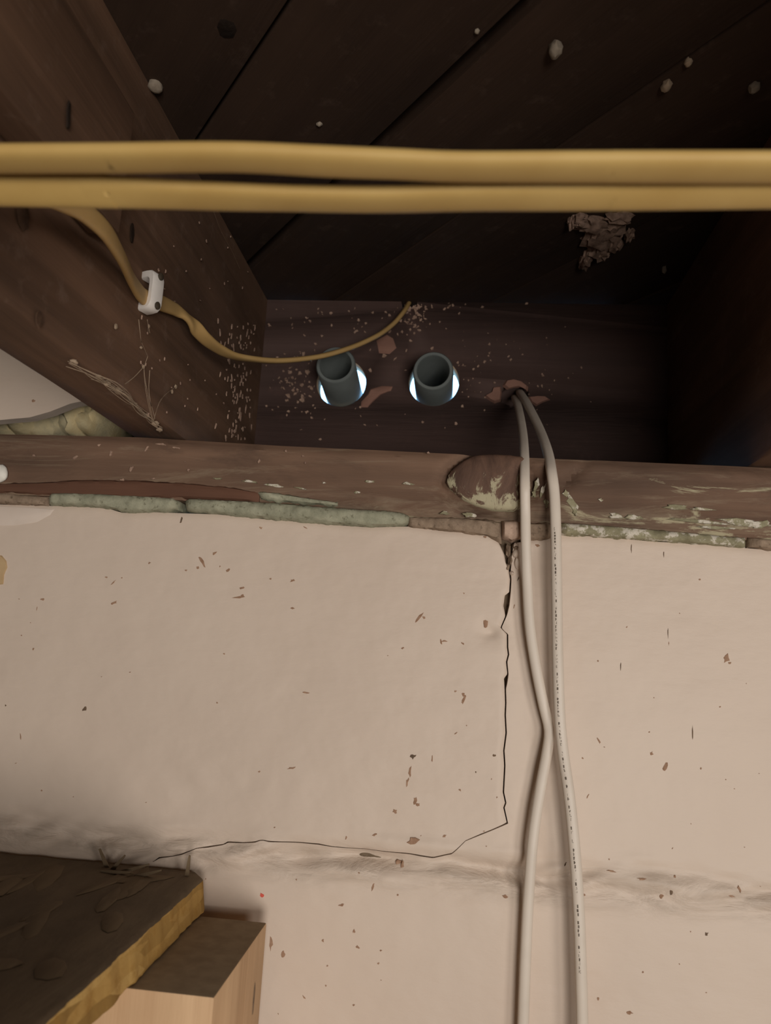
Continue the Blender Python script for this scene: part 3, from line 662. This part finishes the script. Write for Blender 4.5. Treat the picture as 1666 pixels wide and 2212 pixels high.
# ------------------------------------------------------------------ conduits
pr = (U(768, 790, 1, RIM_Y - 0.045) - U(683, 790, 1, RIM_Y - 0.045)).length / 2
def conduit(h, end_px, label):
    yF = RIM_Y - 0.047
    e = U(end_px[0], end_px[1], 1, yF); ro = pr; ri = pr * 0.775
    c = Vector((h.x, 0, h.z - (rh - ro) + 0.0006))
    yB = RIM_Y + 0.075
    path = [Vector((e.x, yF, e.z)), Vector((c.x, RIM_Y + 0.020, c.z)), Vector((c.x, yB, c.z)), Vector((c.x, yB + 0.022, c.z - 0.007)), Vector((c.x, yB + 0.034, c.z - 0.03)), Vector((c.x, yB + 0.036, c.z - 0.09))]
    b = MB(); n = 40
    def rings(r, rev):
        out = []
        for i, p in enumerate(path):
            t = (path[min(i + 1, len(path) - 1)] - path[max(i - 1, 0)]).normalized()
            s = Vector((1, 0, 0)); q = t.cross(s).normalized()
            out.append([p + (s * math.cos(2 * math.pi * j / n) + q * math.sin(2 * math.pi * j / n)) * r for j in range(n)])
        return out
    o_, i_ = rings(ro, 0), rings(ri, 0)
    t0 = (path[1] - path[0]).normalized(); ce = path[0]
    lip_o = [ce + (p - ce) * 1.0 + t0 * 0.0012 for p in o_[0]]
    lip1 = [ce + (p - ce) * 0.95 for p in o_[0]]; lip2 = [ce + (p - ce) * (1.06) for p in i_[0]]; lip3 = [p + t0 * 0.0015 for p in i_[0]]
    rows = list(reversed(o_[1:])) + [lip_o, lip1, lip2, lip3] + i_[1:]
    b.grid(rows, close=True)
    b.grid([o_[-1], i_[-1]], close=True)
    o = b.build('conduit', m_pvc, weld=True); recentre(o, path[0])
    return tag(o, label, 'pipe', 'grey conduits through the rim joist')
conduit(h1, (725, 788), 'grey plastic conduit in the left round hole, crossed by the thin yellow cable')
conduit(h2, (936, 801), 'grey plastic conduit in the right round hole, next to the white cables')

# ------------------------------------------------------------------ yellow cables
ZC = ZJ - 0.0062
def runpts(pts): return [U(x, y, 2, ZC) for x, y in pts]
def rolled(a): return Vector((0, math.sin(a), -math.cos(a)))
def yc(pts, rolls, label):
    P = runpts(pts); d0 = (P[0] - P[1]).normalized(); d1 = (P[-1] - P[-2]).normalized()
    d0.z = d1.z = 0
    P = [P[0] + d0 * 1.0, P[0] + d0 * 0.35] + P + [P[-1] + d1 * 0.35, P[-1] + d1 * 1.0]
    R = [rolls[0]] * 2 + rolls + [rolls[-1]] * 2
    b = MB(); sweep(b, P, [rolled(a) for a in R], 0.0106, 0.0047, 0.004, 20)
    o = b.build('yellow_cable', m_yellow); recentre(o, P[len(P) // 2]); return tag(o, label, 'cable')
yc([(0, 343), (250, 342), (500, 340), (700, 349), (850, 355), (1000, 361), (1300, 361), (1666, 362)], [0.0, 0.0, 0.02, -0.03, 0.0, 0.0, -0.03, -0.05], 'upper of the two thick yellow flat cables crossing the whole picture')
yc([(0, 409), (200, 413), (430, 423), (640, 429), (830, 431), (1000, 426), (1300, 421), (1666, 415)], [-0.45, -0.36, -0.12, 0.0, 0.0, -0.05, -0.18, -0.24], 'lower of the two thick yellow flat cables crossing the whole picture')
# thin branch: down the left joist, through the clip, over to the rim
onj = [(-120, 372), (30, 396), (150, 440), (195, 468), (232, 505), (262, 556), (284, 604), (305, 636), (322, 647), (348, 655), (378, 668)]
OFF = [TS + .006] * 4 + [TS + .005, 0.018, 0.009] + [0.0046] * 4
P = [U(x, y, 0, XJ + o_) for (x, y), o_ in zip(onj, OFF)]
N_ = [Vector((1, -0.15, 0))] * 5 + [Vector((1, -0.5, 0.1))] * 2 + [Vector((1, 0, 0))] * 3 + [Vector((1, -0.1, 0.3))]
y_last = P[-1].y
fr_ = [(402, 684, .05, (0.8, -0.2, 0.6)), (440, 728, .14, (0.3, -0.3, -0.9)), (470, 752, .22, (0.1, -0.25, -1)), (510, 770, .31, (0.05, 0.1, -1)), (580, 779, .44, (0, .2, -1)), (640, 777, .54, (0, .2, -1)), (700, 768, .63, (0, .2, -1)), (760, 750, .72, (0.1, .2, -1)), (810, 728, .80, (0.3, .2, -.9)), (845, 704, .88, (0.5, 0.2, -.8)), (868, 679, .94, (0.7, 0.2, -.7)), (882, 657, 1.02, (.8, .2, -.5)), (884, 652, 1.06, (.8, .2, -.5))]
for x, y, t, nn in fr_:
    P.append(U(x, y, 1, y_last + (RIM_Y + 0.002 - y_last) * t)); N_.append(Vector(nn))
b = MB(); sweep(b, P, N_, 0.0098, 0.0045, 0.0025, 18)
o = b.build('yellow_cable', m_yellow2); recentre(o, P[8])
tag(o, 'thin yellow cable held by the white clip, looping from left joist to rim', 'cable')
# clip: a saddle over the cable, two nails
cc = U(322, 634, 0, XJ + 0.004)
hw_ = 0.0045
def arc(pts, k=5):
    return [p for p in catmull([Vector((x, 0, z)) for x, z in pts], 0.0006)[0]]
po = [Vector((x, 0, z)) for x, z in [(0, -.0122), (.004, -.0123), (.0078, -.0119), (.0096, -.0104), (.0104, -.0080), (.0105, -.004), (.0105, 0), (.0105, .004), (.0104, .0080), (.0096, .0104), (.0078, .0119), (.004, .0123), (0, .0122)]]
pi_ = [Vector((x, 0, z)) for x, z in [(0, -.0074), (.003, -.0074), (.0056, -.0072), (.0066, -.0062), (.0071, -.0048), (.0072, -.0024), (.0072, 0), (.0072, .0024), (.0071, .0048), (.0066, .0062), (.0056, .0072), (.003, .0074), (0, .0074)]]
rows = []
for (y, k) in ((-hw_ + .0008, 0), (-hw_, .12), (-hw_ , .5), (-hw_, .88), (-hw_ + .0008, 1), (hw_ - .0008, 1), (hw_, .88), (hw_, .12), (hw_ - .0008, 0), (-hw_ + .0008, 0)):
    rows.append([Vector((XJ + .0014, cc.y + y, cc.z)) + o_.lerp(i_, k) for o_, i_ in zip(po, pi_)])
b = MB(); b.grid(rows)
for k in (0, -1): b.add([r[k] for r in rows[:-1]], [tuple(range(9))])
clip = empty('cable_clip', (XJ + 0.0014, cc.y, cc.z))
sd = b.build('saddle', m_clip, clip, weld=True); sd.data.transform(Matrix.Translation(-clip.location))
for s in (-1, 1):
    b = MB(); c = Vector((0.0095, 0.0008, s * 0.0092)); rows = []
    for (r, x) in ((0.0010, -0.0088), (0.0010, 0.0006), (0.0019, 0.0008), (0.0019, 0.0017), (0.0012, 0.0022), (0.0001, 0.0023)):
        rows.append([c + Vector((x, math.cos(a * 0.5236) * r, math.sin(a * 0.5236) * r * 1.25)) for a in range(12)])
    b.grid(rows, close=True); b.build('nail', m_nail, clip)
clip.rotation_euler.z = -0.38
tag(clip, 'white plastic cable clip with two dark nails on the left joist', 'cable clip')

# ------------------------------------------------------------------ white cables
def wc(pts, wd, ht, label):
    P = [U(x, y, 1, yy) for x, y, yy in pts]; P += [P[-1] - Vector((0, 0, dz)) for dz in (0.04, 0.09, 0.17, 0.32, 0.6)]
    N_ = [NY + Vector((0, 0, 0.6))] * 3 + [NY] * (len(P) - 3)
    b = MB(); fr = sweep(b, P, N_, wd, ht, 0.004, 18)
    o = b.build('white_cable', m_white); tag(o, label, 'cable'); return o, fr
wc([(1112, 858, .204), (1113, 862, .178), (1120, 880, .13), (1129, 930, .06), (1133, 985, .006), (1134, 1040, -.0135), (1135, 1100, -.0115), (1136, 1160, -.0105), (1139, 1250, -.008), (1145, 1350, -.007), (1158, 1440, -.007), (1175, 1525, -.006), (1187, 1578, -.0055), (1182, 1625, -.0055), (1170, 1690, -.007), (1153, 1800, -.009), (1143, 1920, -.009), (1136, 2060, -.009), (1130, 2230, -.009)], 0.0063, 0.0050,
   'left of the two hanging white cables, plain, bent towards the other halfway down')
wr, fr = wc([(1122, 847, .204), (1126, 852, .176), (1140, 874, .13), (1165, 925, .07), (1183, 975, .018), (1192, 1022, -.010), (1198, 1070, -.0135), (1201, 1150, -.014), (1203, 1280, -.0135), (1205, 1420, -.013), (1209, 1540, -.0125), (1216, 1620, -.0125), (1230, 1720, -.0145), (1241, 1830, -.0145), (1250, 1960, -.0145), (1255, 2100, -.0145), (1258, 2230, -.0145)], 0.0066, 0.0056,
   'right of the two white cables hanging from the hole, with dark print along it')
# print on the sheath: too small to be read in the photograph, so rows of strokes
def pxy(p):
    d = p - CAM; return PH / 2 - F * d.dot(UP) / d.dot(FWD)
acc = 0; b = MB()
groups = [(1135, 1205), (1212, 1262), (1268, 1300), (1306, 1352), (1358, 1405), (1412, 1440), (1446, 1492), (1500, 1545), (1550, 1605), (1617, 1678), (1687, 1722), (1730, 1767), (1780, 1792), (1804, 1820), (1825, 1878), (1888, 1930), (1950, 1975), (1980, 2015), (2036, 2096)]
def cab_pt(i, s, frac):
    p, t, nn, sd_ = fr[i]
    a = s; q = p + sd_ * (math.sin(a) * 0.0033) * (1 if sd_.x > 0 else -1) + nn * (math.cos(a) * 0.0028) + nn * 0.00012
    return q + t * frac
step_n = len(fr)
for i in range(step_n - 1):
    p = fr[i][0]; seg = (fr[i + 1][0] - p).length
    k = 2
    for c in range(k):
        f0 = seg * c / k; y = pxy(p + fr[i][1] * f0)
        if not any(a <= y <= e for a, e in groups): continue
        a0 = -0.62
        h_ = 0.5
        for _ in range(random.choice((5, 6, 7))):
            kind = random.random()
            if kind < 0.5:   # stroke across
                u = random.uniform(0, seg / k * .6); s0, s1 = a0 - h_ * random.uniform(.5, 1), a0 + h_ * random.uniform(.5, 1)
                e0, e1 = u, u + 0.00055
            else:            # stroke along
                u = 0; s0 = a0 + random.uniform(-h_, h_ * .6); s1 = s0 + 0.2; e0, e1 = 0.0001, seg / k * .8
            b.add([cab_pt(i, s0, f0 + e0), cab_pt(i, s1, f0 + e0), cab_pt(i, s1, f0 + e1), cab_pt(i, s0, f0 + e1)], [(0, 1, 2, 3)])
b.build('printed_lettering', m_print, wr, smooth=False)['label'] = 'dark illegible print on the sheath'

# ------------------------------------------------------------------ left bay: white board and insulation
WBY = 0.04
tipx = XJ - 0.0388
pl0, pl1 = U(0, 905, 1, WBY), U(147, 873, 1, WBY)
b = MB(); outl = []
nb_ = 24
for i in range(nb_ + 1):
    t = i / nb_; x = tipx + (-0.60 - tipx) * t
    k = (x - pl1.x) / (pl0.x - pl1.x); z = pl1.z + (pl0.z - pl1.z) * k - 0.004 * math.sin(min(1, max(0, k)) * math.pi)
    outl.append((x, max(z, ZJ + 0.003)))
rowA = [Vector((x, WBY, z)) for x, z in outl]; rowB = [Vector((x, WBY, SUB_Z - 0.004)) for x, z in outl]
rowC = [Vector((x, WBY + 0.01, SUB_Z - 0.004)) for x, z in outl]; rowD = [Vector((x, WBY + 0.01, z)) for x, z in outl]
b.grid([rowA, rowB, rowC, rowD, rowA])
for k in (0, -1): b.add([rowA[k], rowB[k], rowC[k], rowD[k]], [(0, 1, 2, 3)])
wb = b.build('white_board', m_wall, weld=True)
tag(wb, 'cream board with a curved lower edge closing the bay left of the left joist', 'board')
b = MB()
flake(b, U(72, 866, 1, WBY) + NY * 0.0001, EX, EZ, NY, .0016, .001, .3, .0003); b.build('dirt_speck', m_dirt, wb)
b = MB()
for k, (x, y, rx, rz) in enumerate([(-110, 925, .030, .018), (-40, 915, .03, .02), (22, 920, .024, .018), (90, 908, .020, .026), (130, 905, .020, .026), (168, 905, .016, .024), (196, 915, .013, .02), (225, 925, .01, .015)]):
    p = U(x, y, 1, 0.115); lump(b, (min(p.x, XJ - 0.038 - rx - .001), 0.118 + 0.004 * (k % 3), max(p.z, ZJ + rz * 0.85)), rx, 0.045, rz, k * 3.3, 0.25, 1.4)
tag(b.build('insulation_batt', m_insul), 'yellowed insulation stuffed on the sill below the cream board', 'insulation')

# ------------------------------------------------------------------ shelf board and post at the lower left
ZO = U(440, 1885, 1, -0.005)[2]
TH = 0.0185
OXT = (U(327, 1990, 2, ZO).x + U(96, 2192, 2, ZO).x) / 2; OXB = (U(415, 1990, 2, ZO - TH).x + U(278, 2148, 2, ZO - TH).x) / 2
b = MB(); rows = []; ny = 90
for i in range(ny + 1):
    y = -0.0045 - 0.25 * i / ny
    e = 0.0012 * n3(y * 60, 1, 0) + 0.0010 * n3(y * 180, 2, 0); e2 = 0.0014 * n3(y * 70, 5, 0) + 0.0008 * n3(y * 200, 6, 0)
    xe = OXT + 0.0016; xb = OXB
    cut_ = 0.006 * max(0, 1 - i / 3.0)
    zz = lambda s: 0.0006 * n3(y * 40, s, 1)
    prof = [(-0.62, ZO)] + [(x, ZO + 0.0007 * n3(x * 70, y * 45, 3)) for x in [-0.55 + 0.0125 * k for k in range(31)]] + [(xe - 0.0025 + e - cut_, ZO - 0.0003), (xe + e - cut_, ZO - 0.002), ((xe + xb) / 2 + (e + e2) * .7 - cut_ * .8, ZO - TH * .5), (xb + e2 - cut_ * .6, ZO - TH + .001), (xb - .003 + e2, ZO - TH), (-0.62, ZO - TH)]
    rows.append([Vector((x, y, z)) for x, z in prof])
b.grid(rows, close=True)
for r in (rows[0], rows[-1]): b.add(r, [tuple(range(len(r)))])
osb = b.build('strand_board', m_osb, weld=True)
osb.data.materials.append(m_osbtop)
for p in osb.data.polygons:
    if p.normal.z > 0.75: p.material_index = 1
tag(osb, 'strand board shelf with a ragged yellow edge at the lower left', 'board')
b = MB()
EZn = Vector((0, 0, 1))
for _ in range(46):
    c = Vector((random.uniform(-0.36, -0.16), random.uniform(-0.235, -0.015), ZO + 0.0004)); a = random.uniform(-0.9, 0.9) + 1.2
    l, wd_ = random.uniform(.010, .030), random.uniform(.003, .008)
    flake(b, c, EX, EY, EZn, l, wd_, a, 0.00035, 0.12, 8)
tag(b.build('wood_strand', m_osb_strand, osb), kind='stuff')
b = MB()
for (x, y, dx, dz, ln) in ((232, 1872, -.3, .7, .012), (246, 1876, .5, .6, .012), (262, 1884, .9, .35, .02), (300, 1892, .8, .3, .016), (405, 1890, .1, 1, .012), (225, 1884, 1, .15, .018)):
    p = U(x, y, 2, ZO) ; p.y = min(p.y, -0.008); d = Vector((dx, -0.2, dz)).normalized()
    sdv = d.cross(Vector((0, 1, 0))).normalized()
    a0, a1 = p - d * 0.002, p + d * ln; ww = 0.0014
    vs = [a0 - sdv * ww, a0 + sdv * ww, a1 + sdv * ww * .3, a1 - sdv * ww * .3]; vs += [v + Vector((0, -0.0012, 0)) for v in vs]
    b.add(vs, [(0, 1, 2, 3), (4, 7, 6, 5), (0, 4, 5, 1), (1, 5, 6, 2), (2, 6, 7, 3), (3, 7, 4, 0)])
tag(b.build('splinter', m_osb_strand, osb), kind='stuff')
zp = ZO - TH - 0.0006
q0, q1 = U(583, 1993, 2, zp), U(455, 2154, 2, zp)
b = MB(); xr0 = (q0.x + q1.x) / 2
b.box(xr0 - 0.089, xr0, q1.y, q0.y, 0.0005, zp)
post = b.build('wood_post', m_pine, bevel=0.0012)
post.data.materials.append(m_endgrain)
for p in post.data.polygons:
    if p.normal.z > 0.8: p.material_index = 1
# slight lean so that it follows the sight of the photograph's post
tag(post, 'pale upright timber post carrying the strand board shelf', 'post')
b = MB(); flake(b, U(548, 2158, 0, xr0 + 0.0001), EY, EZ, NX, .0012, .008, 0, .0003, .2); b.build('knot', m_dirtdark, post)['label'] = 'dark slit'

# ------------------------------------------------------------------ cocoons, nest, webs
def tuft(px, py, rx, ry, label, ax=2, val=None, seed=0, mat=None, name='cocoon', cat='cocoon'):
    val = SUB_Z if val is None else val
    c = U(px, py, ax, val); d = (c - CAM).dot(FWD) / F
    rr = (rx * d, max(rx, ry) * d, ry * d)
    b = MB()
    cc = Vector(c)
    if ax == 2: cc.z -= rr[2] * 0.5
    lump(b, (0, 0, 0), *rr, seed, 0.3, 1.6, 2)
    o = b.build(name, mat or m_cocoon); o.location = cc
    return tag(o, label, cat)
tuft(1200, 97, 15, 20, 'largest pale oval cocoon on the dark subfloor, top right of the picture', seed=1)
tuft(1031, 65, 6, 6, 'tiny pale cocoon beside the wide diagonal plank gap', seed=2)
tuft(336, 180, 17, 13, 'fuzzy white cocoon at the top edge of the left joist', seed=3)
tuft(690, 266, 6, 5, 'tiny pale cocoon just above the thick yellow cables, mid picture', seed=4)
tuft(1630, 182, 12, 14, 'dim brownish cocoon near the right edge on the subfloor', seed=5)
tuft(1435, 578, 5, 9, 'small cream cocoon right of the mud nest', seed=6)
tuft(1487, 130, 8, 10, 'dim ragged cocoon on a plank seam at upper right', seed=7, mat=m_web)
tuft(1440, 178, 11, 14, 'dim grey dust tuft left of a ragged cocoon, upper right', seed=8, mat=m_web)
b = MB()
for k, (x, y, rx, ry) in enumerate([(1298, 505, 34, 34), (1285, 478, 40, 16), (1320, 488, 26, 20), (1298, 538, 20, 18), (1252, 466, 16, 9), (1235, 472, 8, 8), (1340, 462, 30, 8), (1265, 555, 12, 20), (1360, 500, 10, 12), (1330, 520, 14, 14)]):
    p = U(x, y, 2, SUB_Z); d = (p - CAM).dot(FWD) / F; lump(b, (p.x, p.y, p.z - 0.002), rx * d, ry * d * 1.6, 0.006, k * 2.2, 0.6, 2.6, 3)
o = b.build('mud_nest', m_nest); tag(o, 'crumbly pale mud nest stuck to the dark subfloor below the yellow cables', 'nest')
b = MB()
def jb(x, y, d=0.001): return U(x, y, 2, ZJ - d)
for k in range(16):
    off_ = random.uniform(-7, 7); pts = []
    for (x, y) in ((150, 785), (205, 812), (240, 832), (275, 858), (300, 885), (325, 905), (345, 925)):
        pts.append(jb(x + random.uniform(-9, 9), y + off_ * .6 + random.uniform(-6, 6), random.uniform(0.0006, 0.004)))
    thread(b, pts[random.randint(0, 2):random.randint(5, 7)], 0.00022)
for (x, y, r) in ((335, 915, 8), (318, 898, 6), (255, 845, 8), (232, 828, 7), (214, 815, 6), (290, 872, 5), (345, 928, 7), (160, 782, 6)):
    p = jb(x, y, 0.001); lump(b, p, r * .00028, r * .0004, r * .0002, x, 0.6, 2.5, 2)
for pts in ([(300, 690), (305, 740), (318, 770), (310, 795), (318, 850), (330, 910)], [(310, 792), (290, 815), (270, 830)], [(330, 910), (345, 870), (360, 850), (382, 835)], [(325, 800), (322, 850), (335, 905)], [(318, 690), (322, 720)]):
    for _ in range(2):
        thread(b, [U(x + random.uniform(-2, 2), y, 0, XJ + 0.003 + random.random() * .002) for x, y in pts], 0.00013)
for (x, y, r) in ((310, 792, 4), (250, 706, 5), (322, 705, 4), (305, 750, 3), (380, 835, 5), (372, 846, 5)):
    lump(b, U(x, y, 0, XJ + 0.002), .0008, r * .0003, r * .0003, x, 0.5, 2.5, 2)
tag(b.build('cobweb', m_web), 'dusty cobweb along the lower edge of the left joist below the clip', 'cobweb')
b = MB()
thread(b, [U(x, y, 1, RIM_Y - 0.004) for x, y in ((1478, 690), (1500, 740), (1530, 810), (1565, 890), (1592, 955), (1608, 998))], 0.0007)
tag(b.build('cobweb', m_webdark), 'single brown cobweb strand slanting down the dark rim joist at the right', 'cobweb')
b = MB()
for pts in ([(462, 458), (478, 500), (500, 540), (518, 580)],):
    thread(b, [U(x, y, 0, XJ + 0.004) for x, y in pts], 0.00022)
tag(b.build('cobweb', m_webdark), 'thin short web thread high on the left joist just under the yellow cables', 'cobweb')
